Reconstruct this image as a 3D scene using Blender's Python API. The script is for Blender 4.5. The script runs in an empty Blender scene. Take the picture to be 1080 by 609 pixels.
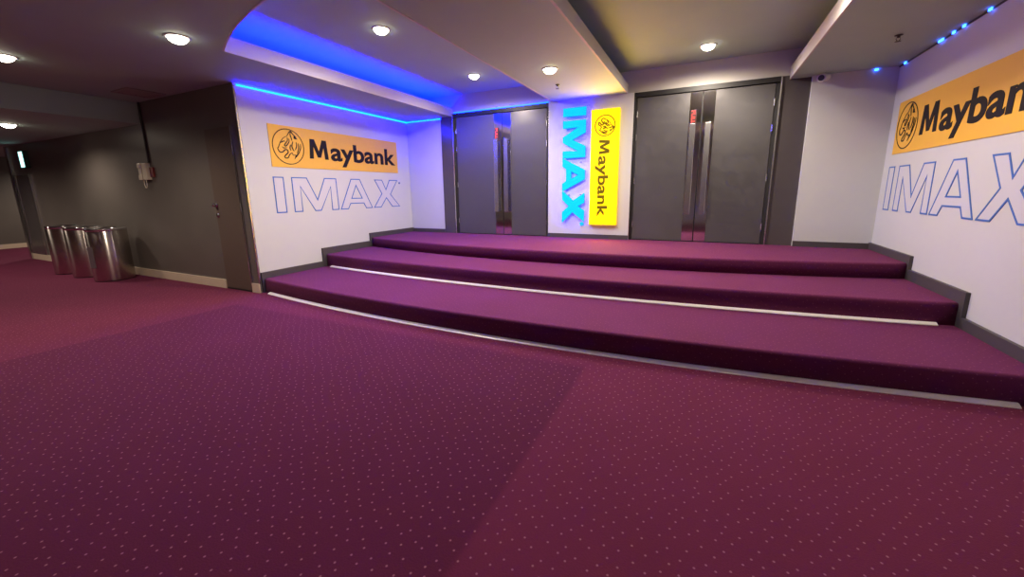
import bpy, bmesh, math, random
from mathutils import Vector, Matrix
random.seed(7)
C = bpy.context.scene.collection
PI = math.pi
S = 1.3                                   # metres per survey unit (eye height)

def W(x, y, z):                           # survey units -> metres, floor at 0
    return Vector((x*S, y*S, (z+1)*S))

# ------------------------------------------------------------------ materials
def nodes_of(m):
    m.use_nodes = True
    nt = m.node_tree
    return nt, nt.nodes['Principled BSDF']

def mat(name, col, rough=.6, metal=0., spec=.5, noise=0., nscale=6., bump=0., bscale=80.):
    m = bpy.data.materials.new(name)
    nt, b = nodes_of(m)
    b.inputs['Base Color'].default_value = (*col, 1)
    b.inputs['Roughness'].default_value = rough
    b.inputs['Metallic'].default_value = metal
    b.inputs['Specular IOR Level'].default_value = spec
    tc = nt.nodes.new('ShaderNodeTexCoord')
    if noise:
        n = nt.nodes.new('ShaderNodeTexNoise'); n.inputs['Scale'].default_value = nscale
        n.inputs['Detail'].default_value = 5
        nt.links.new(tc.outputs['Object'], n.inputs['Vector'])
        mx = nt.nodes.new('ShaderNodeMix'); mx.data_type = 'RGBA'
        mx.inputs[6].default_value = (*[c*(1-noise) for c in col], 1)
        mx.inputs[7].default_value = (*[min(1, c*(1+noise)) for c in col], 1)
        nt.links.new(n.outputs['Fac'], mx.inputs[0])
        nt.links.new(mx.outputs[2], b.inputs['Base Color'])
    if bump:
        n2 = nt.nodes.new('ShaderNodeTexNoise'); n2.inputs['Scale'].default_value = bscale
        nt.links.new(tc.outputs['Object'], n2.inputs['Vector'])
        bp = nt.nodes.new('ShaderNodeBump'); bp.inputs['Strength'].default_value = bump
        bp.inputs['Distance'].default_value = .002
        nt.links.new(n2.outputs['Fac'], bp.inputs['Height'])
        nt.links.new(bp.outputs['Normal'], b.inputs['Normal'])
    return m

def emit(name, col, strength, base=(.8, .8, .8)):
    m = bpy.data.materials.new(name)
    nt, b = nodes_of(m)
    b.inputs['Base Color'].default_value = (*base, 1)
    b.inputs['Roughness'].default_value = .5
    b.inputs['Specular IOR Level'].default_value = .15
    b.inputs['Emission Color'].default_value = (*col, 1)
    b.inputs['Emission Strength'].default_value = strength
    return m

def carpet(name, col, dot, strip=None):
    """speckled carpet: a jittered grid of pale tufts on a plum pile; strip = a length tinted darker"""
    m = bpy.data.materials.new(name)
    nt, b = nodes_of(m); N = nt.nodes.new; L = nt.links.new
    b.inputs['Roughness'].default_value = .95
    b.inputs['Specular IOR Level'].default_value = .1
    b.inputs['Sheen Weight'].default_value = .06
    b.inputs['Sheen Roughness'].default_value = .5
    b.inputs['Sheen Tint'].default_value = (.75, .35, .6, 1)
    g = N('ShaderNodeNewGeometry')
    v = N('ShaderNodeTexVoronoi'); v.inputs['Scale'].default_value = 18; v.voronoi_dimensions = '2D'
    v.inputs['Randomness'].default_value = .5
    rot = N('ShaderNodeMapping'); rot.inputs['Rotation'].default_value = (0, 0, math.radians(38))
    sx = N('ShaderNodeSeparateXYZ'); L(g.outputs['Position'], sx.inputs[0])
    yz = N('ShaderNodeMath'); yz.operation = 'ADD'; L(sx.outputs[1], yz.inputs[0]); L(sx.outputs[2], yz.inputs[1])
    cb = N('ShaderNodeCombineXYZ'); L(sx.outputs[0], cb.inputs[0]); L(yz.outputs[0], cb.inputs[1])
    L(cb.outputs[0], rot.inputs['Vector']); L(rot.outputs['Vector'], v.inputs['Vector'])
    mr = N('ShaderNodeMapRange'); mr.inputs['From Min'].default_value = .05; mr.inputs['From Max'].default_value = .10
    mr.inputs['To Min'].default_value = 1; mr.inputs['To Max'].default_value = 0
    L(v.outputs['Distance'], mr.inputs['Value'])
    n = N('ShaderNodeTexNoise'); n.inputs['Scale'].default_value = 2.2; n.inputs['Detail'].default_value = 6
    n.inputs['Roughness'].default_value = .6
    L(g.outputs['Position'], n.inputs['Vector'])
    fz = N('ShaderNodeTexNoise'); fz.inputs['Scale'].default_value = 140; fz.inputs['Detail'].default_value = 3
    L(g.outputs['Position'], fz.inputs['Vector'])
    base = N('ShaderNodeMix'); base.data_type = 'RGBA'
    base.inputs[6].default_value = (*[c*.72 for c in col], 1); base.inputs[7].default_value = (*[c*1.28 for c in col], 1)
    ad = N('ShaderNodeMath'); ad.operation = 'MULTIPLY_ADD'; ad.inputs[1].default_value = .5
    fh = N('ShaderNodeMath'); fh.operation = 'MULTIPLY'; fh.inputs[1].default_value = .5
    L(fz.outputs['Fac'], fh.inputs[0]); L(n.outputs['Fac'], ad.inputs[0]); L(fh.outputs[0], ad.inputs[2])
    L(ad.outputs[0], base.inputs[0])
    cur = base.outputs[2]
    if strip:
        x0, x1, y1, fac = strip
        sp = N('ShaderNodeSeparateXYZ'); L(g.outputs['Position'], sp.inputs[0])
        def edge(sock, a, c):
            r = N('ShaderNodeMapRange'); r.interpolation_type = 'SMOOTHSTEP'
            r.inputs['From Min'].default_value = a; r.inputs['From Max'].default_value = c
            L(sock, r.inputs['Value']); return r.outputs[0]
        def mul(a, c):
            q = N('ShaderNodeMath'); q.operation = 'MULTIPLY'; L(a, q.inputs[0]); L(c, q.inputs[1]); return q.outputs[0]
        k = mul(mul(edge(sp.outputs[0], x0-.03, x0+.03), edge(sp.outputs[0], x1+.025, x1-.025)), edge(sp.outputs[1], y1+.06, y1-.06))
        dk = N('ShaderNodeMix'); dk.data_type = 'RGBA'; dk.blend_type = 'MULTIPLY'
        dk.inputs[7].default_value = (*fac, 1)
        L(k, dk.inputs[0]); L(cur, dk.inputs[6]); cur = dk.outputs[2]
    dm = N('ShaderNodeMix'); dm.data_type = 'RGBA'; dm.inputs[7].default_value = (*dot, 1)
    L(mr.outputs[0], dm.inputs[0]); L(cur, dm.inputs[6]); L(dm.outputs[2], b.inputs['Base Color'])
    bp = N('ShaderNodeBump'); bp.inputs['Strength'].default_value = .5; bp.inputs['Distance'].default_value = .003
    L(fz.outputs['Fac'], bp.inputs['Height']); L(bp.outputs['Normal'], b.inputs['Normal'])
    return m

def door_steel(name):
    """dark satin laminate with polishing swirls that show in the gloss"""
    m = bpy.data.materials.new(name)
    nt, b = nodes_of(m); N = nt.nodes.new; L = nt.links.new
    g = N('ShaderNodeNewGeometry')
    b.inputs['Base Color'].default_value = (.10, .095, .098, 1)
    b.inputs['Metallic'].default_value = .35
    w = N('ShaderNodeTexWave'); w.wave_type = 'RINGS'; w.inputs['Scale'].default_value = 3.5
    w.inputs['Distortion'].default_value = 9; w.inputs['Detail'].default_value = 4; w.inputs['Detail Scale'].default_value = 1.5
    L(g.outputs['Position'], w.inputs['Vector'])
    n = N('ShaderNodeTexNoise'); n.inputs['Scale'].default_value = 3; n.inputs['Detail'].default_value = 6
    L(g.outputs['Position'], n.inputs['Vector'])
    mu = N('ShaderNodeMath'); mu.operation = 'MULTIPLY'; L(w.outputs['Fac'], mu.inputs[0]); L(n.outputs['Fac'], mu.inputs[1])
    r = N('ShaderNodeMapRange'); r.inputs['To Min'].default_value = .31; r.inputs['To Max'].default_value = .48
    L(mu.outputs[0], r.inputs['Value']); L(r.outputs[0], b.inputs['Roughness'])
    return m

M = {}
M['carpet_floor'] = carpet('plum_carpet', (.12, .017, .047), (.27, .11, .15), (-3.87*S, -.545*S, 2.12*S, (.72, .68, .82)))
M['carpet_step'] = carpet('plum_step_carpet', (.12, .021, .072), (.20, .06, .12))
M['white'] = mat('white_wall_paint', (.565, .58, .59), .55, noise=.03, nscale=2.5, bump=.05)
M['ceil'] = mat('dark_taupe_ceiling_paint', (.34, .45, .415), .75, noise=.05, nscale=3, bump=.05)
M['lip'] = mat('beige_sidelit_paint', (.50, .47, .45), .7, noise=.04)  # lips painted lighter than the ceiling, side light put into the colour
M['dark'] = mat('charcoal_wall_paint', (.125, .108, .098), .36, noise=.12, nscale=2.2, bump=.06, bscale=40)
M['darkpanel'] = mat('dark_pilaster_laminate', (.075, .065, .068), .22, noise=.06)
M['skirt'] = mat('charcoal_skirting', (.06, .052, .058), .5)
M['beige'] = mat('cream_skirting_paint', (.62, .50, .38), .5, noise=.06)
M['door'] = door_steel('dark_door_laminate')
M['servdoor'] = mat('brown_service_door_paint', (.105, .076, .062), .45, noise=.1, nscale=3)
M['black'] = mat('matte_black_frame', (.012, .011, .012), .5)
M['mirror'] = mat('polished_steel', (.72, .72, .73), .09, 1.)
M['brush'] = mat('brushed_steel', (.62, .62, .62), .26, 1., noise=.1, nscale=30)
M['binsteel'] = mat('bin_stainless_steel', (.60, .54, .50), .13, 1., noise=.06, nscale=8)
nt_, b_ = nodes_of(M['binsteel'])
b_.inputs['Anisotropic'].default_value = .92; b_.inputs['Roughness'].default_value = .27; b_.inputs['Anisotropic Rotation'].default_value = .25
tg_ = nt_.nodes.new('ShaderNodeTangent'); tg_.direction_type = 'RADIAL'; tg_.axis = 'Z'
nt_.links.new(tg_.outputs[0], b_.inputs['Tangent'])
M['strip'] = mat('pale_step_edging', (.92, .88, .85), .35)
M['yellow'] = mat('golden_banner_vinyl', (.80, .45, .045), .5, noise=.03, nscale=3)
M['ink'] = mat('dark_brown_ink', (.010, .006, .010), .6, spec=.2)
M['blueline'] = mat('blue_outline_vinyl', (.04, .14, .50), .45)
M['palefill'] = mat('pale_blue_letter_vinyl', (.56, .57, .63), .5)
M['plastic'] = mat('ivory_plastic', (.66, .60, .48), .4)
M['whiteplastic'] = mat('white_plastic', (.7, .7, .7), .4)
M['redplastic'] = mat('dark_red_plastic', (.16, .02, .018), .5)
M['cable'] = mat('dark_grey_conduit', (.03, .028, .028), .5)
M['vent'] = mat('grey_vent_paint', (.26, .23, .23), .55)
M['greenbox'] = mat('dark_green_plastic', (.02, .10, .08), .4)
M['lamp'] = emit('warm_lamp_diffuser', (1, .88, .70), 18)
M['led'] = emit('blue_led_tape', (.0, .0042, 1.0), 260, (.1, .2, .5))
M['ledcove'] = emit('blue_cove_led', (.0, .006, 1.0), 520, (.1, .2, .5))
M['ledchip'] = emit('blue_led_chip', (.02, .12, 1.0), 12, (.1, .2, .5))
M['ledhead'] = emit('blue_door_head_led', (.0, .02, 1.0), 22, (.1, .2, .5))
M['cyan'] = emit('cyan_sign_face', (0., .60, 1.0), 1.0, (.0, .15, .4))
M['cyanhalo'] = emit('blue_sign_return', (0., .008, 1.0), 40, (.0, .1, .5))
M['signyellow'] = emit('yellow_sign_face', (1.0, .62, .002), 1.35, (.5, .4, 0))
M['signside'] = emit('yellow_sign_side', (1.0, .45, .002), 1.2, (.5, .35, 0))
M['signink'] = emit('backlit_olive_ink', (.16, .105, .003), 1., (.03, .02, 0))
M['exit'] = emit('exit_sign_face', (.45, 1., .95), 2.5)
M['exitink'] = emit('exit_sign_green', (.02, .35, .25), 1.)
M['redled'] = emit('red_led_letters', (1.0, .10, .08), 1.3, (.3, .02, .02))
M['redplate'] = mat('dark_red_sign_plate', (.05, .012, .012), .4)

# ------------------------------------------------------------------ mesh helpers
def obj(name, bm, material, parent=None, smooth=False):
    """link a bmesh (world coordinates) as one object, under parent if given"""
    bmesh.ops.recalc_face_normals(bm, faces=bm.faces)
    me = bpy.data.meshes.new(name)
    o = bpy.data.objects.new(name, me); C.objects.link(o)
    off = Vector((0, 0, 0)); p = parent
    while p is not None:
        off += p.location; p = p.parent
    for v in bm.verts: v.co -= off
    if parent is None and len(bm.verts):
        lo = Vector([min(v.co[i] for v in bm.verts) for i in range(3)])
        hi = Vector([max(v.co[i] for v in bm.verts) for i in range(3)])
        o.location = Vector(((lo.x+hi.x)/2, (lo.y+hi.y)/2, lo.z))
        for v in bm.verts: v.co -= o.location
    if smooth:
        for f in bm.faces: f.smooth = True
    bm.to_mesh(me); bm.free()
    mats = material if isinstance(material, (list, tuple)) else [material]
    for m in mats: me.materials.append(m)
    if parent is not None: o.parent = parent
    return o

def thing(name, label, cat, loc, group=None):
    o = bpy.data.objects.new(name, None); C.objects.link(o)
    o.empty_display_size = .1
    o.location = loc
    if label: o['label'] = label
    if cat: o['category'] = cat
    if group: o['group'] = group
    return o

def tag(o, label, cat, group=None):
    o['label'] = label; o['category'] = cat
    if group: o['group'] = group
    return o

def struct(o, label, cat):
    o['kind'] = 'structure'; o['label'] = label; o['category'] = cat
    return o

def box(bm, a, b, bev=0., mi=0):
    """box between two metre corners"""
    lo = [min(a[i], b[i]) for i in range(3)]; hi = [max(a[i], b[i]) for i in range(3)]
    r = bmesh.ops.create_cube(bm, size=1)
    vs = r['verts']
    for v in vs:
        v.co = Vector([lo[i] + (v.co[i]+.5)*(hi[i]-lo[i]) for i in range(3)])
    fs = set(f for v in vs for f in v.link_faces)
    for f in fs: f.material_index = mi
    if bev:
        es = list(set(e for v in vs for e in v.link_edges))
        bmesh.ops.bevel(bm, geom=es, offset=bev, segments=2, affect='EDGES', profile=.6)
    return bm

def ubox(bm, x0, x1, y0, y1, z0, z1, bev=0., mi=0):
    return box(bm, W(x0, y0, z0), W(x1, y1, z1), bev, mi)

def B(*a, **k):
    bm = bmesh.new(); ubox(bm, *a, **k); return bm

def prism(bm, pts, z0, z1, mi=0):
    """vertical prism over a plan polygon (metres)"""
    lo = [bm.verts.new((p[0], p[1], z0)) for p in pts]; hi = [bm.verts.new((p[0], p[1], z1)) for p in pts]
    fs = [bm.faces.new(lo), bm.faces.new(hi)]
    n = len(pts)
    for i in range(n):
        j = (i+1) % n
        fs.append(bm.faces.new((lo[i], lo[j], hi[j], hi[i])))
    for f in fs: f.material_index = mi
    for f in fs: f.normal_update()
    bmesh.ops.triangulate(bm, faces=fs[:2])
    return bm

def lathe(bm, cx, cy, prof, n=48, mi=0):
    """revolve (radius, z) profile around a vertical axis (metres)"""
    rings = []
    for r, z in prof:
        if r < 1e-5: rings.append([bm.verts.new((cx, cy, z))])
        else: rings.append([bm.verts.new((cx+r*math.cos(2*PI*k/n), cy+r*math.sin(2*PI*k/n), z)) for k in range(n)])
    for a, b in zip(rings, rings[1:]):
        for k in range(n):
            j = (k+1) % n
            if len(a) == 1 and len(b) == 1: continue
            if len(a) == 1: f = bm.faces.new((a[0], b[k], b[j]))
            elif len(b) == 1: f = bm.faces.new((a[k], a[j], b[0]))
            else: f = bm.faces.new((a[k], a[j], b[j], b[k]))
            f.material_index = mi
    return bm

def tube(bm, pts, r, n=10, caps=True):
    pts = [Vector(p) for p in pts]; rings = []
    for i, p in enumerate(pts):
        d = (pts[min(i+1, len(pts)-1)] - pts[max(i-1, 0)]).normalized()
        u = d.cross(Vector((0, 0, 1)))
        if u.length < 1e-3: u = d.cross(Vector((0, 1, 0)))
        u.normalize(); v = d.cross(u)
        rings.append([bm.verts.new(p + r*(math.cos(2*PI*k/n)*u + math.sin(2*PI*k/n)*v)) for k in range(n)])
    for a, b in zip(rings, rings[1:]):
        for k in range(n):
            bm.faces.new((a[k], a[(k+1) % n], b[(k+1) % n], b[k]))
    if caps:
        bm.faces.new(rings[0]); bm.faces.new(rings[-1])
    return bm

# flat artwork: (u, v) in survey units placed by a frame; extruded along the frame's normal
class Frame:
    def __init__(s, o, u, v, n): s.o, s.u, s.v, s.n = Vector(o), Vector(u), Vector(v), Vector(n)
    def at(s, u, v, h=0.):
        p = s.o + s.u*u + s.v*v + s.n*h
        return W(p.x, p.y, p.z)

def flat(bm, fr, loops, h0, h1, mi=0, side=None):
    """extruded polygon with holes; loops of (u, v), first the outline"""
    edges = []; bot = []; top = []
    for lp in loops:
        bv = [bm.verts.new(fr.at(u, v, h1)) for u, v in lp]
        edges += [bm.edges.new((bv[i], bv[(i+1) % len(bv)])) for i in range(len(bv))]
        lv = [bm.verts.new(fr.at(u, v, h0)) for u, v in lp]
        for i in range(len(bv)):
            j = (i+1) % len(bv)
            f = bm.faces.new((lv[i], lv[j], bv[j], bv[i])); f.material_index = mi if side is None else side
        bot.append(lv)
    r = bmesh.ops.triangle_fill(bm, use_beauty=True, use_dissolve=False, edges=edges)
    for f in r['geom']:
        if isinstance(f, bmesh.types.BMFace): f.material_index = mi
    e2 = []
    for lv in bot:
        for i in range(len(lv)):
            e = bm.edges.get((lv[i], lv[(i+1) % len(lv)]))
            e2.append(e)
    r = bmesh.ops.triangle_fill(bm, use_beauty=True, use_dissolve=False, edges=e2)
    for f in r['geom']:
        if isinstance(f, bmesh.types.BMFace): f.material_index = mi if side is None else side
    return bm

def offset_loop(lp, d):
    n = len(lp); out = []
    area = sum(lp[i][0]*lp[(i+1) % n][1]-lp[(i+1) % n][0]*lp[i][1] for i in range(n))
    sg = 1 if area > 0 else -1
    for i in range(n):
        p0, p1, p2 = Vector(lp[i-1]), Vector(lp[i]), Vector(lp[(i+1) % n])
        a = (p1-p0).normalized(); b = (p2-p1).normalized()
        na = Vector((a.y, -a.x))*sg; nb = Vector((b.y, -b.x))*sg
        m = (na+nb)
        k = 1+na.dot(nb)
        m = m/max(k, .35)
        out.append(tuple(p1+m*d))
    return out

def ribbon(bm, fr, pts, w, h0, h1, mi=0):
    """open stroke of varying width: pts = (u, v) or (u, v, widthfactor)"""
    P = [Vector(p[:2]) for p in pts]; K = [(p[2] if len(p) > 2 else 1.) for p in pts]
    left = []; right = []
    for i, p in enumerate(P):
        d = P[min(i+1, len(P)-1)]-P[max(i-1, 0)]
        d = d.normalized() if d.length > 1e-9 else Vector((1, 0))
        nn = Vector((-d.y, d.x))*w*.5*K[i]
        left.append(p+nn); right.append(p-nn)
    for i in range(len(P)-1):
        q = [left[i], left[i+1], right[i+1], right[i]]
        lo = [bm.verts.new(fr.at(a.x, a.y, h0)) for a in q]; hi = [bm.verts.new(fr.at(a.x, a.y, h1)) for a in q]
        fs = [bm.faces.new(hi), bm.faces.new(lo)]
        for k in range(4):
            j = (k+1) % 4; fs.append(bm.faces.new((lo[k], lo[j], hi[j], hi[k])))
        for f in fs: f.material_index = mi
    return bm

def smoothline(pts, n=5):
    out = []
    for i in range(len(pts)-1):
        p0 = Vector(pts[max(i-1, 0)]); p1 = Vector(pts[i]); p2 = Vector(pts[i+1]); p3 = Vector(pts[min(i+2, len(pts)-1)])
        for k in range(n):
            t = k/n
            q = .5*((2*p1)+(p2-p0)*t+(2*p0-5*p1+4*p2-p3)*t*t+(-p0+3*p1-3*p2+p3)*t**3)
            out.append(tuple(q))
    out.append(tuple(pts[-1])); return out

def ring(bm, fr, cu, cv, r, w, h0, h1, n=56, mi=0):
    o = [(cu+(r+w/2)*math.cos(2*PI*k/n), cv+(r+w/2)*math.sin(2*PI*k/n)) for k in range(n)]
    i = [(cu+(r-w/2)*math.cos(2*PI*k/n), cv+(r-w/2)*math.sin(2*PI*k/n)) for k in range(n)]
    return flat(bm, fr, [o, i], h0, h1, mi)

def glyphs(body, bold=.02, extrude=.01):
    """lettering from Blender's built-in font as flat triangles: returns verts (x, y), faces"""
    cu = bpy.data.curves.new('lettering', 'FONT'); cu.body = body; cu.size = 1; cu.offset = bold; cu.resolution_u = 6
    cu.extrude = extrude
    o = bpy.data.objects.new('lettering', cu); C.objects.link(o)
    bpy.context.view_layer.update()
    dg = bpy.context.evaluated_depsgraph_get()
    me = o.evaluated_get(dg).to_mesh()
    vs = [v.co.copy() for v in me.vertices]; fs = [tuple(p.vertices) for p in me.polygons]
    o.evaluated_get(dg).to_mesh_clear()
    bpy.data.objects.remove(o); bpy.data.curves.remove(cu)
    return vs, fs

def lettering(bm, fr, body, u0, u1, v_base, v_cap, capref, h0, h1, bold=.02, mi=0):
    """write body between u0 and u1 with baseline v_base; capref = height of a capital in font units"""
    vs, fs = glyphs(body, bold)
    x0 = min(v.x for v in vs); x1 = max(v.x for v in vs)
    ku = (u1-u0)/(x1-x0); kv = (v_cap-v_base)/capref
    bv = [bm.verts.new(fr.at(u0+(v.x-x0)*ku, v_base+v.y*kv, h1 if v.z > 0 else h0)) for v in vs]
    for f in fs:
        try:
            q = bm.faces.new([bv[i] for i in f]); q.material_index = mi
        except ValueError: pass
    return bm

def bank_word(bm, fr, u0, u1, v_base, v_cap, h0, h1, bold=.026):
    """bold bank wordmark: a drawn capital M, then the rest in the built-in font"""
    L = u1-u0; wM = L*.182; H = v_cap-v_base
    m = [(.0, 0), (.20, 0), (.235, .62), (.42, .08), (.58, .08), (.765, .62), (.80, 0), (1., 0), (.93, 1), (.70, 1), (.50, .40), (.30, 1), (.07, 1)]
    flat(bm, fr, [[(u0+x*wM, v_base+y*H) for x, y in m]], h0, h1)
    lettering(bm, fr, 'aybank', u0+L*.207, u1, v_base, v_cap, .73, h0, h1, bold)

# ------------------------------------------------------------------ survey constants
XL, XR, YB, YD = -4.085, 1.485, 4.98, 2.5
ZC, ZM, ZH = 1.05, 1.085, 1.325            # low ceiling, middle soffit, raised ceiling
ZB = .82                                    # dropped ceiling of the side hall
H1, H2, H3 = -.855, -.71, -.588             # treads
XD0, XD1 = -3.25, -1.825                    # left double door opening
XE0, XE1 = -.79, .604                       # right double door opening

def arc_y(x, cx, cy, r): return cy-math.sqrt(max(r*r-(x-cx)**2, 0))
A1 = (-1.30, 2.325+17.8, 17.8)
A2 = (-1.30, 3.13+19.56, 19.56)
A3 = (-1.30, 3.73+11.0, 11.0)
def arc_pts(a, x0, x1, n=40, dy=0.):
    return [(x0+(x1-x0)*i/n, arc_y(x0+(x1-x0)*i/n, *a)+dy) for i in range(n+1)]

# ------------------------------------------------------------------ room shell
struct(obj('floor', B(-12.7, XR, -3.2, 6.2, -1.06, -1.0), M['carpet_floor']), 'plum speckled carpet floor of the cinema lobby', 'floor')

bm = bmesh.new()
pl = [(-10.15, YD), (XL, YD), (XL, YD+.015), (XL-.1, YD+.015), (XL-.1, YD+.12), (-10.15, YD+.12)]
prism(bm, [(x*S, y*S) for x, y in pl], 0, (ZH+1)*S)
struct(obj('wall_hall', bm, M['dark']), 'charcoal wall behind the steel bins with a wall telephone', 'wall')
struct(obj('wall_left', B(XL-.1, XL, YD+.015, YB, -1, ZC), M['white']), 'white side wall left of the steps with yellow banner', 'wall')
struct(obj('wall_right', B(XR, XR+.1, -3.2, YB+.12, -1, ZC+.03), M['white']), 'white side wall right of the steps', 'wall')
struct(obj('wall_rear', B(-12.7, XR, -3.3, -3.2, -1, ZC+.03), M['lip']), 'dark wall behind the viewer', 'wall')
struct(obj('wall_corridor', B(-12.8, -12.7, -3.2, 6.2, -1, ZC), M['dark']), 'dark wall of the far left passage', 'wall')
struct(obj('wall_corridor_end', B(-12.7, -10.15, 6.1, 6.2, -1, ZC), M['dark']), 'end wall of the far left passage', 'wall')
struct(obj('wall_corridor_side', B(-10.15, -10.05, YD+.12, 6.1, -1, ZC), M['dark']), 'inner wall of the far left passage', 'wall')

# back wall pieces
bm = bmesh.new()
ubox(bm, XL-.1, -3.463, YB, YB+.12, -1, ZC)
struct(obj('wall_back_left', bm, M['white']), 'narrow white wall between left side wall and left double doors', 'wall')
struct(obj('wall_back_pier', B(XD1+.005, XE0-.005, YB-.03, YB+.12, H3, ZM), M['white']), 'white pier between the two double doors with lit signs', 'wall')
struct(obj('wall_back_right', B(.855, XR, YB-.04, YB+.12, H3, ZC), M['white']), 'white wall right of the right double doors', 'wall')
bm = bmesh.new()
ubox(bm, XL, XR, YB+.005, YB+.12, ZM, ZH)
struct(obj('wall_back_top', bm, M['lip']), 'beige wall strip above the double doors', 'wall')
struct(obj('wall_back_base', B(XD0, XE1+.0, YB+.06, YB+.12, H3, ZM), M['black']), 'dark backing behind the double doors', 'wall')
struct(obj('trim_1', B(-3.463, XD0-.012, YB-.01, YB+.12, H3, ZM), M['darkpanel']), 'glossy dark panel left of the left double doors', 'wall panel')
struct(obj('trim_2', B(XE1+.012, .855, YB-.0, YB+.12, H3, ZM), M['darkpanel']), 'dark panel right of the right double doors', 'wall panel')

# ceilings
AC = (-1.29, 6.0, 4.5)
def ac(x): return arc_y(x, *AC)
XF, XG = -3.285, .69
notch = [(XG-(XG-XF)*i/48, ac(XG-(XG-XF)*i/48)) for i in range(49)]
pl = [(-5.88, -3.2), (XR, -3.2), (XR, YB), (XG, YB)] + notch + [(XF, YB), (XL, YB), (XL, YD), (-5.88, YD)]
bm = bmesh.new(); prism(bm, [(x*S, y*S) for x, y in pl], (ZC+1)*S, (ZC+1)*S+.03)
struct(obj('ceiling', bm, M['ceil']), 'low dark taupe ceiling around the raised bays', 'ceiling')
# raised ceiling and its closures
struct(obj('ceiling_raised', B(-3.75, 1.15, .95, YB+.005, ZH, ZH+.06), M['ceil']), 'raised ceiling over the doors, washed blue at left', 'ceiling')
bm = bmesh.new()
ubox(bm, -3.80, -3.75, .95, YB+.005, ZC+.025, ZH+.06); ubox(bm, 1.15, 1.20, .95, YB+.005, ZC+.025, ZH+.06); ubox(bm, -3.75, 1.15, .90, .95, ZC+.025, ZH+.06)
struct(obj('ceiling_upstand', bm, M['ceil']), 'upright closing boards of the raised ceiling', 'ceiling')
# lip round the opening
def lip_loop(h):
    bm = bmesh.new()
    path = [(XF, YB)] + [(x, y) for x, y in reversed(notch)] + [(XG, YB)]
    outer = []
    for i, p in enumerate(path):
        a = Vector(path[max(i-1, 0)]); b = Vector(path[min(i+1, len(path)-1)])
        if i == 1: d = Vector((-1, 0))*.7+Vector((-.0, -.7))
        elif i == len(path)-2: d = Vector((1, 0))*.7+Vector((0, -.7))
        else:
            t = (b-a).normalized(); d = Vector((t.y, -t.x))
        outer.append(Vector(p)-d*.014)
    rows = []
    for p, q in zip(path, outer):
        rows.append([bm.verts.new(W(p[0], p[1], ZC-.0015)), bm.verts.new(W(q[0], q[1], ZC-.0015)), bm.verts.new(W(q[0], q[1], ZC+h)), bm.verts.new(W(p[0], p[1], ZC+h))])
    for r0, r1 in zip(rows, rows[1:]):
        for k in range(4): bm.faces.new((r0[k], r0[(k+1) % 4], r1[(k+1) % 4], r1[k]))
    bm.faces.new(rows[0]); bm.faces.new(rows[-1])
    return bm
struct(obj('trim_3', lip_loop(.115), M['lip']), 'pale upright edge around the raised ceiling opening', 'ceiling trim')
# middle soffit
struct(obj('ceiling_middle', B(-1.75, -.885, 1.30, YB-.005, ZM, ZM+.09), M['ceil']), 'dropped ceiling panel between the two raised bays', 'ceiling')
struct(obj('trim_4', B(-.885, -.867, 1.30, YB-.005, ZM-.002, ZM+.10), M['lip']), 'pale right edge of the dropped ceiling panel', 'ceiling trim')
struct(obj('trim_5', B(-1.768, -1.75, 1.30, YB-.005, ZM-.002, ZM+.10), M['lip']), 'pale left edge of the dropped ceiling panel', 'ceiling trim')
# dropped ceiling of the side hall
struct(obj('ceiling_hall', B(-12.7, -5.88, -3.2, YD, ZB, ZC+.03), M['ceil']), 'lower dropped ceiling at the far left', 'ceiling')
struct(obj('ceiling_corridor', B(-12.7, -10.05, YD, 6.1, ZB, ZC), M['ceil']), 'ceiling of the far left passage', 'ceiling')

# skirtings
def skirt_hall(x0, x1):
    return B(x0, x1, YD-.014, YD, -1, -.905)
struct(obj('baseboard_hall', skirt_hall(-10.15, -4.655), M['beige']), 'cream skirting along the charcoal wall', 'baseboard')
struct(obj('baseboard_corner', B(-4.205, XL, YD-.014, YD, -1, -.905), M['beige']), 'short cream skirting between service door and steps', 'baseboard')
struct(obj('baseboard_corridor', B(-12.7, -12.68, -3.2, 6.1, -1, -.91), M['beige']), 'skirting of the far left passage', 'baseboard')
def stepped(x0, x1):
    e1, e2, e3 = [arc_y(x0, *a) for a in (A1, A2, A3)]
    e1 = max(e1-.03, YD+.016)
    prof = [(e1, -1), (YB, -1), (YB, H3+.062), (e3-.03, H3+.062), (e3-.03, H2+.078), (e2-.05, H2+.078), (e2-.05, H1+.066), (e1, H1+.066)]
    bm = bmesh.new()
    a = [bm.verts.new(W(x0, y, z)) for y, z in prof]; b = [bm.verts.new(W(x1, y, z)) for y, z in prof]
    f = [bm.faces.new(a), bm.faces.new(b)]
    for i in range(len(a)):
        j = (i+1) % len(a); bm.faces.new((a[i], a[j], b[j], b[i]))
    for q in f: q.normal_update()
    bmesh.ops.triangulate(bm, faces=f)
    return bm
SK = .022
struct(obj('baseboard_left', stepped(XL, XL+SK), M['skirt']), 'dark skirting climbing the steps on the left wall', 'baseboard')
struct(obj('baseboard_right', stepped(XR, XR-SK), M['skirt']), 'dark skirting climbing the steps on the right wall', 'baseboard')
struct(obj('baseboard_back_left', B(XL+SK, -3.463, YB-.018, YB, H3, H3+.055), M['skirt']), 'dark skirting under narrow white back wall', 'baseboard')
struct(obj('baseboard_back_pier', B(XD1+.005, XE0-.005, YB-.045, YB-.03, H3, H3+.052), M['skirt']), 'dark skirting under the white sign pier', 'baseboard')
struct(obj('baseboard_back_right', B(.855, XR-SK, YB-.056, YB-.04, H3, H3+.055), M['skirt']), 'dark skirting under the right back wall', 'baseboard')
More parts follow.
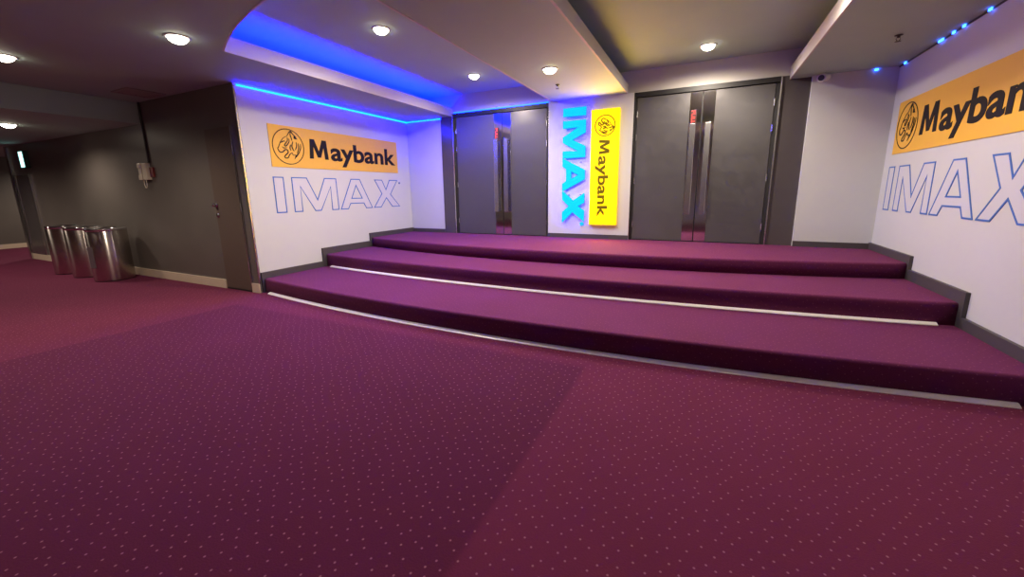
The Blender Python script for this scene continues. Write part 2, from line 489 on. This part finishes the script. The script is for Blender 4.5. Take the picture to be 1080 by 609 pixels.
# metal corner bead
struct(obj('trim_6', B(XL-.008, XL+.006, YD-.006, YD+.008, -.905, ZC), M['brush']), 'thin steel bead on the corner beside the service door', 'corner trim')
struct(obj('trim_7', B(-10.19, -10.10, YD-.03, YD+.12, -1, ZB), M['brush']), 'steel edge where the charcoal wall ends at far left', 'corner trim')

# ------------------------------------------------------------------ carpeted steps
def make_step(arc, z0, z1, label, strip, x0=XL+SK, x1=XR-SK):
    t = thing('carpet_step', label, 'step', W(-1.3, arc_y(-1.3, *arc), z0), 'curved carpeted steps up to the doors')
    bm = bmesh.new(); r = .020; n = 60
    xs = [x0+(x1-x0)*i/n for i in range(n+1)]
    prof = [(.0, z0), (.0, z1-r)] + [(r-r*math.cos(a), z1-r+r*math.sin(a)) for a in [PI/2*k/5 for k in range(1, 6)]]
    grid = []
    for x in xs:
        y = arc_y(x, *arc)
        grid.append([bm.verts.new(W(x, y+dy, z)) for dy, z in prof] + [bm.verts.new(W(x, YB, z1)), bm.verts.new(W(x, YB, z0))])
    m = len(grid[0])
    for a, b in zip(grid, grid[1:]):
        for k in range(m):
            j = (k+1) % m
            f = bm.faces.new((a[k], a[j], b[j], b[k])); f.smooth = k < m-3
    bm.faces.new(grid[0]); bm.faces.new(grid[-1])
    obj('tread', bm, M['carpet_step'], t)
    if strip:
        bm = bmesh.new()
        rows = []
        for x in xs[1:-1]:
            y = arc_y(x, *arc)-.0005
            rows.append([bm.verts.new(W(x, y, z0+.0005)), bm.verts.new(W(x, y, z0+.016)), bm.verts.new(W(x, y-.012, z0+.016)), bm.verts.new(W(x, y-.034, z0+.006)), bm.verts.new(W(x, y-.034, z0+.0005))])
        for r0, r1 in zip(rows, rows[1:]):
            for k in range(5): bm.faces.new((r0[k], r0[(k+1) % 5], r1[(k+1) % 5], r1[k]))
        bm.faces.new(rows[0]); bm.faces.new(rows[-1])
        o = obj('edge_strip', bm, M['strip'], t); o['label'] = 'pale strip along the foot of the riser'
    return t
make_step(A1, -1., H1, 'lowest and widest curved plum carpet step, pale strip at its foot', True)
make_step(A2, H1, H2, 'middle curved plum carpet step, pale strip at its foot', True)
make_step(A3, H2, H3, 'topmost carpeted step forming the landing before the doors', False)

# ------------------------------------------------------------------ double doors
def double_door(name, x0, x1, sign_label, label):
    d = thing(name, label, 'double door', W((x0+x1)/2, YB, H3))
    d['kind'] = 'structure'
    xm = (x0+x1)/2 + (.05 if x0 < -2 else .01)
    top = 1.03
    bm = bmesh.new()                        # head and jambs
    ubox(bm, x0, x1, YB-.012, YB+.06, top+.006, ZM)
    ubox(bm, x0, x0+.03, YB+.012, YB+.06, H3, top+.006); ubox(bm, x1-.03, x1, YB+.012, YB+.06, H3, top+.006)
    obj('door_frame', bm, M['black'], d)
    o = obj('frame_trim', B(x0-.012, x0, YB-.022, YB+.06, H3, ZM), M['brush'], d)
    o = obj('frame_trim', B(x1, x1+.012, YB-.022, YB+.06, H3, ZM), M['brush'], d)
    for s, a, b in ((-1, x0+.034, xm-.004), (1, xm+.004, x1-.034)):
        lf = obj('door_leaf', B(a, b, YB+.008, YB+.045, H3+.008, top, bev=.003), M['door'], d)
        e0, e1 = (b-.118, b-.002) if s < 0 else (a+.002, a+.118)
        o = obj('polished_plate', B(e0, e1, YB+.002, YB+.0085, H3+.012, top-.006), M['mirror'], lf)
        # pull handle: flat bar on two stand-offs
        hc = e0+.040 if s < 0 else e0+.062
        bm = bmesh.new()
        ubox(bm, hc-.028, hc+.028, YB-.052, YB-.038, -.27, .70, bev=.004)
        for z in (.62, -.19):
            ubox(bm, hc-.012, hc+.012, YB-.040, YB+.004, z-.012, z+.012)
        obj('pull_handle', bm, M['brush'], lf)
        for z in (.85, .60, .11, -.40):
            hx = a if s < 0 else b
            bm = bmesh.new(); tube(bm, [W(hx, YB+.004, z-.035), W(hx, YB+.004, z+.035)], .008)
            obj('hinge', bm, M['brush'], lf)
        if s < 0:                           # small lit sign above the handle
            pz0, pz1 = .695, .845
            sg = obj('door_sign', B(hc-.03, hc+.03, YB-.008, YB+.003, pz0, pz1, bev=.002), M['redplate'], lf)
            fr = Frame((hc-.018, YB-.008, pz1-.008), (0, 0, -1), (1, 0, 0), (0, -1, 0))
            bm = bmesh.new(); lettering(bm, fr, 'PULL', 0, .134, .0, .036, .73, 0, .003, bold=.02)
            obj('sign_lettering', bm, M['redled'], sg)
    return d
double_door('door_1', XD0, XD1, '', 'left grey double doors with steel handles, nearest the blue light')
double_door('door_2', XE0, XE1, '', 'right grey double doors with steel handles, right of the yellow sign')

# service door in the charcoal wall
d = thing('door_3', 'narrow brown service door in the charcoal wall', 'door', W(-4.43, YD, -1)); d['kind'] = 'structure'
bm = bmesh.new(); ubox(bm, -4.65, -4.215, YD-.010, YD, -.985, .665, bev=.003)
lf = obj('door_leaf', bm, M['servdoor'], d)
obj('threshold', B(-4.65, -4.21, YD-.012, YD, -1, -.985), M['black'], d)
bm = bmesh.new(); ubox(bm, -4.213, -4.203, YD-.014, YD, -.985, .668)
obj('frame_edge', bm, M['brush'], d)
for z in (.45, -.12, -.72):
    bm = bmesh.new(); tube(bm, [W(-4.206, YD-.014, z-.04), W(-4.206, YD-.014, z+.04)], .008)
    obj('hinge', bm, M['brush'], d)
def knob(z, r, out, nm):
    bm = bmesh.new(); prof = [(0, 0), (r*1.25, 0), (r*1.25, .006), (r*.5, .012), (r*.5, out*.45), (r, out*.6), (r*.95, out*.9), (r*.5, out), (0, out)]
    lathe(bm, 0, 0, prof, 20)
    bmesh.ops.transform(bm, matrix=Matrix.Translation(W(-4.62, YD-.010, z)) @ Matrix.Rotation(PI/2, 4, 'X'), verts=bm.verts)
    obj(nm, bm, M['brush'], lf, True)
knob(-.095, .026, .055, 'door_knob'); knob(-.205, .026, .016, 'deadbolt')

# ------------------------------------------------------------------ wall graphics
frL = Frame((XL, 2.785, -.185), (0, 1, 0), (0, 0, 1), (1, 0, 0))
frR = Frame((XR, 4.795, -.200), (0, -1, 0), (0, 0, 1), (-1, 0, 0))
HL = .37
LET = [
 [[(0, 0), (.11, 0), (.11, 1), (0, 1)]],
 [[(.21, 0), (.305, 0), (.305, .75), (.473, 0), (.551, 0), (.714, .75), (.714, 0), (.809, 0), (.800, 1), (.636, 1), (.514, .33), (.394, 1), (.21, 1)]],
 [[(.845, 0), (.957, 0), (1.000, .18), (1.225, .18), (1.265, 0), (1.372, 0), (1.181, 1), (1.038, 1)], [(1.025, .35), (1.204, .35), (1.112, .80)]],
 [[(1.413, 0), (1.540, 0), (1.657, .345), (1.772, 0), (1.924, 0), (1.742, .47), (1.898, 1), (1.738, 1), (1.658, .645), (1.587, 1), (1.452, 1), (1.574, .5)]],
]
def outline_word(fr, label, grp, lw=.0115):
    c = fr.at(.96, 0, 0)
    t = thing('outline_lettering', label, 'wall lettering', c, grp)
    for g in LET:
        loops = [[(u, v*HL) for u, v in lp] for lp in g]
        bm = bmesh.new(); flat(bm, fr, loops, .0005, .002)
        ltr = obj('letter', bm, M['palefill'], t)
        bm = bmesh.new()
        for lp in loops:
            flat(bm, fr, [offset_loop(lp, lw*.5), offset_loop(lp, -lw*.5)], .0005, .0035)
        obj('outline', bm, M['blueline'], ltr)
    bm = bmesh.new(); ring(bm, fr, 1.948, HL-.035, .013, .004, .0005, .003, 24)
    lettering(bm, fr, 'R', 1.942, 1.955, HL-.043, HL-.027, .73, .0005, .003)
    obj('registered_mark', bm, M['blueline'], t)
outline_word(frL, 'pale capitals outlined in blue on the left white wall under the yellow banner', 'outlined capital letters on the side walls')
outline_word(frR, 'pale capitals outlined in blue on the right white wall, cut by the photo edge', 'outlined capital letters on the side walls')

# tiger head emblem: strokes traced in the unit circle (centre 0,0, radius 1, v up)
def T(px, py):                             # rectify hand-read points of the left banner's emblem
    cx = 203 + (px-205)*.0; k = (py-300)*.16
    return ((px-203-k*.95)/136., (300-py+ (px-205)*.33)/150.)
STROKES = [
 ([(182, 200), (200, 172), (215, 165), (226, 182), (245, 205), (268, 232)], 1.1),
 ([(214, 168), (212, 195), (226, 232), (232, 252)], 1.),
 ([(182, 200), (150, 210), (125, 240), (112, 275), (104, 287), (110, 305), (127, 327), (150, 332), (172, 318), (192, 326), (200, 350), (180, 366), (170, 380), (184, 394), (203, 396), (216, 372), (238, 364), (250, 386), (274, 392), (268, 424)], 1.1),
 ([(185, 212), (190, 238), (178, 256), (164, 275), (176, 287), (196, 270), (206, 248), (198, 226)], 1.),
 ([(130, 246), (150, 238), (168, 243)], 1.),
 ([(240, 262), (233, 300), (245, 332), (258, 352)], 1.2),
 ([(272, 275), (278, 310), (268, 345)], 1.),
 ([(292, 290), (300, 335), (288, 380)], 1.1),
 ([(222, 285), (216, 312), (226, 340)], 1.),
 ([(316, 300), (318, 345), (300, 385)], .9),
 ([(145, 285), (160, 300), (186, 303)], .9),
]
BLOBS = [[(244, 208), (262, 226), (282, 252), (262, 246), (248, 238)], [(318, 345), (312, 378), (292, 405), (264, 428), (272, 398), (298, 378)]]
def emblem(bm, fr, cu, cv, r, h0, h1, wk=1., mi=0):
    ring(bm, fr, cu, cv, r, .045*r*wk, h0, h1, mi=mi)
    for pts, k in STROKES:
        q = smoothline([T(*p) for p in pts], 4)
        n = len(q)
        ribbon(bm, fr, [(cu+p[0]*r*.98, cv+p[1]*r*.98, .45+.65*math.sin(PI*min(i+.6, n-.5)/n)) for i, p in enumerate(q)], .055*r*k*wk, h0, h1, mi)
    for bl in BLOBS:
        flat(bm, fr, [[(cu+T(*p)[0]*r*.98, cv+T(*p)[1]*r*.98) for p in bl]], h0, h1, mi)

def banner(y_sign, fr0, label):
    t = thing('wall_banner', label, 'banner', fr0.at(.96, 0, 0), 'yellow bank banners on the side walls')
    bm = bmesh.new()
    flat(bm, fr0, [[(0, 0), (1.928, 0), (1.928, .432), (0, .432)]], .0005, .006)
    obj('banner_panel', bm, M['yellow'], t)
    bm = bmesh.new(); emblem(bm, fr0, .212, .218, .182, .006, .0085)
    obj('tiger_emblem', bm, M['ink'], t)
    bm = bmesh.new(); bank_word(bm, fr0, .462, 1.876, .112, .328, .006, .0085)
    obj('banner_lettering', bm, M['ink'], t)
banner(1, Frame((XL, 2.788, .292), (0, 1, 0), (0, 0, 1), (1, 0, 0)), 'yellow bank banner with dark tiger emblem on the left white wall')
banner(1, Frame((XR, 4.782, .280), (0, -1, 0), (0, 0, 1), (-1, 0, 0)), 'yellow bank banner with dark tiger emblem on the right white wall')

# ------------------------------------------------------------------ lit signs on the pier
PY = YB-.03                                # pier face
frI = Frame((-1.608, PY, .974), (0, 0, -1), (1, 0, 0), (0, -1, 0))
t = thing('lit_letter_sign', 'glowing cyan vertical letters on the white pier left of the yellow sign', 'lit sign', frI.at(.7, 0, 0))
ku, kv = 1.348/1.924, .264
for g in LET:
    loops = [[(u*ku, v*kv) for u, v in lp] for lp in g]
    loops[0] = offset_loop(loops[0], .010)
    if len(loops) > 1: loops[1] = offset_loop(loops[1], -.010)
    bm = bmesh.new(); flat(bm, frI, loops, .024, .044, 0, 1)
    bmesh.ops.remove_doubles(bm, verts=bm.verts, dist=1e-5)
    ltr = obj('letter', bm, [M['cyan'], M['cyanhalo']], t)
    us = [p[0] for p in loops[0]]; c = (min(us)+max(us))/2
    uu = c if len(loops[0]) == 4 else min(us)+.05
    for vv in (.07, .22):
        obj('stand_off', B(frI.o.x+vv-.006, frI.o.x+vv+.006, PY-.0245, PY, frI.o.z-uu-.006, frI.o.z-uu+.006), M['brush'], ltr)
bm = bmesh.new(); ring(bm, frI, 1.348+.035, .240, .020, .006, .0, .012, 28); lettering(bm, frI, 'R', 1.348+.025, 1.348+.046, .228, .252, .73, 0, .012)
o = obj('registered_mark', bm, M['cyan'], t)

bx0, bx1, bz0, bz1 = -1.266, -.935, -.411, .934
t = thing('lit_box_sign', 'glowing yellow vertical box sign with dark lettering on the white pier', 'lit sign', W((bx0+bx1)/2, PY, bz0))
bm = bmesh.new(); ubox(bm, bx0, bx1, PY-.058, PY, bz0, bz1, bev=.003)
for f in bm.faces: f.normal_update(); f.material_index = 0 if f.normal.y < -.9 else 1
obj('sign_box', bm, [M['signyellow'], M['signside']], t)
frS = Frame((bx0, PY-.058, bz1), (0, 0, -1), (1, 0, 0), (0, -1, 0))
bm = bmesh.new(); emblem(bm, frS, .187, .166, .116, .0, .002, 1.9)
obj('tiger_emblem', bm, M['signink'], t)
bm = bmesh.new(); bank_word(bm, frS, .345, 1.247, .103, .226, 0, .002)
obj('sign_lettering', bm, M['signink'], t)

ln = bpy.data.lights.new('box_sign_lamp', 'AREA'); ln.shape = 'RECTANGLE'; ln.size = (bx1-bx0)*S; ln.size_y = (bz1-bz0)*S
ln.energy = 58; ln.color = (1, .55, .01)
lo_ = bpy.data.objects.new('box_sign_lamp', ln); C.objects.link(lo_); lo_.location = W((bx0+bx1)/2, PY-.066, (bz0+bz1)/2)
lo_.rotation_euler = (-PI/2, 0, 0)

# ------------------------------------------------------------------ LED tapes
t = thing('led_strip', 'glowing blue LED strip along the top of the left white wall', 'led strip', W(XL, 3.7, 1.032))
obj('led_tape', B(XL, XL+.010, YD+.03, YB-.0, 1.027, 1.040), M['led'], t)
x = XL+.012
while x < -3.47:
    w = random.choice((.05, .08, .03)); x1 = min(x+w, -3.466)
    obj('led_section', B(x, x1, YB-.010, YB, 1.031, 1.040), M['led'], t); x = x1+.014
tag(obj('cove_light', B(XF-.10, XF-.075, 2.02, YB-.02, ZC+.03, ZC+.045), M['ledcove']), 'blue cove light hidden behind the left edge of the raised ceiling', 'cove light')
bm = bmesh.new()
pa = [(-3.15+i*(1.33/24), ac(-3.15+i*(1.33/24))-.10) for i in range(25)]
prism(bm, [(x*S, y*S) for x, y in pa] + [(x*S, (y-.03)*S) for x, y in reversed(pa)], (ZC+1)*S+.03, (ZC+1)*S+.048)
tag(obj('cove_light', bm, M['ledcove']), 'blue cove light hidden above the curved front edge of the raised ceiling', 'cove light')
tag(obj('led_strip', B(XD0+.01, XD1-.005, YB-.012, YB+.005, ZM, ZM+.014), M['ledhead']), 'thin blue light along the head of the left double doors', 'led strip')
t = thing('led_strip', 'mostly dead LED strip with a few blue points at top of right wall', 'led strip', W(XR, 4.2, ZC-.01))
obj('led_tape', B(XR-.008, XR, 3.0, YB-.045, ZC-.012, ZC-.003), M['cable'], t)
for y in (4.80, 4.235, 4.20, 4.05, 3.925, 3.651, 3.40):
    obj('led_chip', B(XR-.016, XR-.008, y-.014, y+.014, ZC-.017, ZC-.002), M['ledchip'], t)
obj('led_chip', B(1.31, 1.335, YB-.055, YB-.042, ZC-.017, ZC-.002), M['ledchip'], t)

# ------------------------------------------------------------------ ceiling fittings
def downlight_proto(loc, label, group, cat='ceiling light'):
    t = thing('downlight', label, cat, loc, group)
    bm = bmesh.new(); lathe(bm, loc.x, loc.y, [(.070, loc.z), (.092, loc.z), (.095, loc.z-.006), (.085, loc.z-.010), (.072, loc.z-.006)], 40)
    obj('trim_ring', bm, M['whiteplastic'], t, True)
    bm = bmesh.new(); lathe(bm, loc.x, loc.y, [(.074, loc.z-.002), (.073, loc.z-.014), (.065, loc.z-.030), (.048, loc.z-.044), (.025, loc.z-.053), (0, loc.z-.056)], 40)
    obj('diffuser', bm, M['lamp'], t, True)
    return t
def spot(loc, power, size=150, col=(1, .86, .70), blend=.7, rad=.045):
    l = bpy.data.lights.new('downlight_lamp', 'SPOT'); l.energy = power; l.spot_size = math.radians(size); l.spot_blend = blend
    l.color = col; l.shadow_soft_size = rad
    o = bpy.data.objects.new('downlight_lamp', l); C.objects.link(o); o.location = loc-Vector((0, 0, .09)); return o
LIGHTS = [
 ((-3.261, 1.673, ZC), 'recessed downlight in the dark ceiling before the service door', 60, 115),
 ((-4.80, 1.275, ZC), 'recessed downlight in the dark ceiling at the left edge of the photo', 150, 150),
 ((-1.335, 3.655, ZM), 'recessed downlight in the dropped panel above the lit signs', 120, 165),
 ((-2.485, 2.779, ZH), 'nearer of the two recessed downlights in the blue raised bay', 240, 176),
 ((-2.489, 4.279, ZH), 'farther of the two recessed downlights in the blue raised bay', 150, 176),
 ((-.065, 4.487, ZH), 'recessed downlight in the raised bay before the right double doors', 160, 176),
 ((-7.10, 1.80, ZB), 'recessed downlight in the lower ceiling above the steel bins', 80, 165),
]
ADDED = [(.38, 2.987, ZH, 140, 176), (.6, .5, ZC, 22, 78), (-1.4, .2, ZC, 24, 78), (-3.26, .1, ZC, 24, 78), (-4.8, -.4, ZC, 60, 110), (.6, -1.2, ZC, 15, 90), (-1.8, -1.8, ZC, 15, 90),  # unseen downlights added to light the floor and walls
       (-9.2, .9, ZB, 150, 165), (-11.4, 3.6, ZB, 150, 165)]
proto = None
def dup(t, loc, label, group):
    r = t.copy(); C.objects.link(r); r.location = loc; r['label'] = label; r['group'] = group
    for ch in t.children:
        c = ch.copy(); C.objects.link(c); c.parent = r
    return r
G = 'recessed round downlights'
for (p, lab, pw, sz) in LIGHTS:
    w = W(*p)
    if proto is None: proto = downlight_proto(w, lab, G)
    else: dup(proto, w, lab, G)
    spot(w, pw, sz)
for x, y, z, pw, sz in ADDED:
    w = W(x, y, z); dup(proto, w, 'added unseen downlight behind or above the viewer', 'added unseen downlights'); spot(w, pw, sz)

# air vent
vx0, vx1, vy0, vy1 = -5.46, -5.13, 2.12, 2.44
t = thing('air_vent', 'square grey ceiling air vent above the telephone', 'air vent', W((vx0+vx1)/2, (vy0+vy1)/2, ZC))
bm = bmesh.new(); fw = .03
ubox(bm, vx0, vx1, vy0, vy0+fw, ZC-.012, ZC); ubox(bm, vx0, vx1, vy1-fw, vy1, ZC-.012, ZC)
ubox(bm, vx0, vx0+fw, vy0+fw, vy1-fw, ZC-.012, ZC); ubox(bm, vx1-fw, vx1, vy0+fw, vy1-fw, ZC-.012, ZC)
obj('vent_frame', bm, M['vent'], t)
bm = bmesh.new()
for k in range(7):
    y = vy0+fw+.012+k*.036
    vs = [W(vx0+fw, y, ZC-.001), W(vx0+fw, y+.022, ZC-.012), W(vx1-fw, y+.022, ZC-.012), W(vx1-fw, y, ZC-.001)]
    a = [bm.verts.new(v) for v in vs]; b = [bm.verts.new(v+Vector((0, .003, .003))) for v in vs]
    bm.faces.new(a); bm.faces.new(b)
    for i in range(4): bm.faces.new((a[i], a[(i+1) % 4], b[(i+1) % 4], b[i]))
obj('louvre', bm, M['vent'], t)

def sprinkler(loc, label):
    t = thing('fire_sprinkler', label, 'sprinkler', loc, 'ceiling fire sprinklers')
    x, y, z = loc
    bm = bmesh.new(); lathe(bm, x, y, [(0, z), (.030, z), (.030, z-.004), (.012, z-.008), (.012, z-.022), (0, z-.022)], 24)
    obj('escutcheon', bm, M['cable'], t, True)
    bm = bmesh.new()
    for s in (-1, 1): tube(bm, [(x+s*.010, y, z-.020), (x+s*.016, y, z-.034), (x+s*.004, y, z-.052)], .0028, 6)
    obj('frame_arm', bm, M['cable'], t)
    bm = bmesh.new(); lathe(bm, x, y, [(0, z-.050), (.022, z-.052), (.024, z-.055), (0, z-.056)], 16)
    obj('deflector', bm, M['cable'], t)
sprinkler(W(1.157, 3.966, ZC), 'pendent fire sprinkler in the ceiling beside the right wall')
sprinkler(W(-1.45, 4.20, ZM), 'pendent fire sprinkler in the dropped panel above the cyan letters')

# security camera
t = thing('security_camera', 'small white security camera at the top of the right back wall', 'security camera', W(.93, YB-.04, 1.02))
bm = bmesh.new(); box(bm, W(.935, YB-.04, 1.0), W(.985, YB-.052, 1.045), .004); obj('bracket', bm, M['whiteplastic'], t)
bm = bmesh.new(); a = W(.962, YB-.048, 1.026); b = W(.905, YB-.130, 1.004)
tube(bm, [a, a.lerp(b, .3), b], .046, 20); obj('housing', bm, M['whiteplastic'], t, False)
d = (b-a).normalized()
bm = bmesh.new(); tube(bm, [b-d*.002, b+d*.006], .034, 20); obj('lens', bm, M['black'], t)

# ------------------------------------------------------------------ telephone and its conduit
px0, px1, pz0, pz1 = -6.015, -5.845, .195, .385
t = thing('wall_telephone', 'ivory wall telephone with hanging cord on the charcoal wall', 'telephone', W((px0+px1)/2, YD, pz0))
bm = bmesh.new(); ubox(bm, px0+.075, px1, YD-.045, YD, pz0, pz1, bev=.006); obj('body', bm, M['plastic'], t)
bm = bmesh.new()
ubox(bm, px0, px0+.07, YD-.050, YD-.005, pz0+.02, pz1-.02, bev=.006)
ubox(bm, px0-.004, px0+.073, YD-.056, YD-.008, pz1-.055, pz1, bev=.008); ubox(bm, px0-.004, px0+.073, YD-.056, YD-.008, pz0, pz0+.055, bev=.008)
obj('handset', bm, M['plastic'], t)
bm = bmesh.new()
lp = [(px0+.04, pz0), (px0+.045, pz0-.06), (px0+.065, pz0-.092), (px0+.09, pz0-.08), (px0+.098, pz0-.04), (px0+.095, pz0)]
tube(bm, [W(a, YD-.03, b) for a, b in smoothline(lp, 4)], .007, 8); obj('cord', bm, M['plastic'], t)
bm = bmesh.new(); ubox(bm, px1+.012, px1+.085, YD-.02, YD, pz0+.03, pz1-.05, bev=.003)
tag(obj('call_box', bm, M['redplastic']), 'small dark red box beside the wall telephone', 'call box')
bm = bmesh.new(); tube(bm, [W(-5.835, YD-.010, ZC), W(-5.835, YD-.010, .385)], .014, 10)
tag(obj('cable_conduit', bm, M['cable']), 'dark cable conduit running down to the wall telephone', 'conduit')

# ------------------------------------------------------------------ bins
def bin_proto(x, y, label):
    R, H = .245, .835
    loc = W(x, y, -1)
    t = thing('litter_bin', label, 'bin', loc, 'stainless steel litter bins along the charcoal wall')
    cx, cy = loc.x, loc.y
    bm = bmesh.new(); lathe(bm, cx, cy, [(0, .012), (R*.985, .012), (R, .018), (R, H-.05), (R*.985, H-.045), (R*.98, .03)], 64)
    obj('body', bm, M['binsteel'], t, True)
    bm = bmesh.new(); lathe(bm, cx, cy, [(0, 0), (R*.96, 0), (R*.96, .012), (0, .012)], 48); obj('base_ring', bm, M['cable'], t)
    bm = bmesh.new(); lathe(bm, cx, cy, [(R*.55, H-.02), (R*.60, H-.004), (R*.95, H-.004), (R*1.005, H-.012), (R*1.005, H-.045), (R*.97, H-.05), (R*.55, H-.03), (R*.55, H-.02)], 64)
    obj('lid', bm, M['mirror'], t, True)
    bm = bmesh.new(); lathe(bm, cx, cy, [(0, H-.10), (R*.56, H-.10), (R*.56, H-.024)], 40); obj('ash_opening', bm, M['black'], t, True)
    return t
BINS = [(-6.53, 2.235, 'nearest stainless steel bin of the row by the charcoal wall, label on its side'), (-7.12, 2.235, 'middle stainless steel bin of the row of three'), (-7.68, 2.235, 'farthest left stainless steel bin of the row of three')]
b0 = bin_proto(*BINS[0])
for x, y, lab in BINS[1:]:
    dup(b0, W(x, y, -1), lab, 'stainless steel litter bins along the charcoal wall')
# curved label plate on the nearest bin
bm = bmesh.new(); c = b0.location; vs = []
for k in range(9):
    a = math.radians(248+k*5.5)
    vs.append([bm.verts.new((c.x+.2465*math.cos(a), c.y+.2465*math.sin(a), z)) for z in (.22, .55)] + [bm.verts.new((c.x+.2485*math.cos(a), c.y+.2485*math.sin(a), z)) for z in (.55, .22)])
for a, b in zip(vs, vs[1:]):
    for k in range(4): bm.faces.new((a[k], a[(k+1) % 4], b[(k+1) % 4], b[k]))
bm.faces.new(vs[0]); bm.faces.new(vs[-1])
o = obj('label_plate', bm, mat('grey_label', (.16, .13, .15), .4), b0)

# ------------------------------------------------------------------ exit sign at the far left
t = thing('exit_sign', 'small glowing green-white exit sign on the charcoal wall at far left', 'exit sign', W(-9.46, YD, .46))
bm = bmesh.new(); ubox(bm, -9.54, -9.36, YD-.05, YD, .46, .71, bev=.004); obj('sign_case', bm, M['greenbox'], t)
bm = bmesh.new(); ubox(bm, -9.53, -9.40, YD-.054, YD-.0495, .47, .70); obj('sign_face', bm, M['exit'], t)
# dark notice panel with steel edges under it
t = thing('wall_panel', 'dark tall panel with bright steel edges at the far left wall end', 'wall panel', W(-9.75, YD, -.9))
bm = bmesh.new(); ubox(bm, -10.02, -9.48, YD-.018, YD, -.9, .36); obj('panel', bm, M['darkpanel'], t)
for xa in (-10.05, -9.48):
    bm = bmesh.new(); ubox(bm, xa, xa+.03, YD-.024, YD, -.9, .37); obj('edge_trim', bm, M['brush'], t)

# ------------------------------------------------------------------ camera
f_px, yaw, pitch, roll, dx, dy = 419.614, -.450813, .194081, -.0133946, -2.857, -19.477
cy_, sy_, cp_, sp_ = math.cos(yaw), math.sin(yaw), math.cos(pitch), math.sin(pitch)
fw_ = Vector((sy_*cp_, cy_*cp_, -sp_)); rt = Vector((cy_, -sy_, 0)); up = rt.cross(fw_)
cr_, sr_ = math.cos(roll), math.sin(roll)
r2 = rt*cr_+up*sr_; u2 = -rt*sr_+up*cr_
cam = bpy.data.cameras.new('camera'); co = bpy.data.objects.new('camera', cam); C.objects.link(co)
cam.sensor_fit = 'HORIZONTAL'; cam.sensor_width = 36; cam.lens = 36*f_px/1080
cam.shift_x = -dx/1080; cam.shift_y = dy/1080
cam.clip_start = .02; cam.clip_end = 100
mw = Matrix((( r2.x, u2.x, -fw_.x, 0), (r2.y, u2.y, -fw_.y, 0), (r2.z, u2.z, -fw_.z, 1.3), (0, 0, 0, 1)))
co.matrix_world = mw
bpy.context.scene.camera = co

w = bpy.data.worlds.new('world'); bpy.context.scene.world = w; w.use_nodes = True
w.node_tree.nodes['Background'].inputs[0].default_value = (.02, .018, .02, 1)
vs_ = bpy.context.scene.view_settings
vs_.view_transform = 'Standard'; vs_.look = 'None'; vs_.gamma = 1; vs_.use_curve_mapping = False; vs_.exposure = 0.
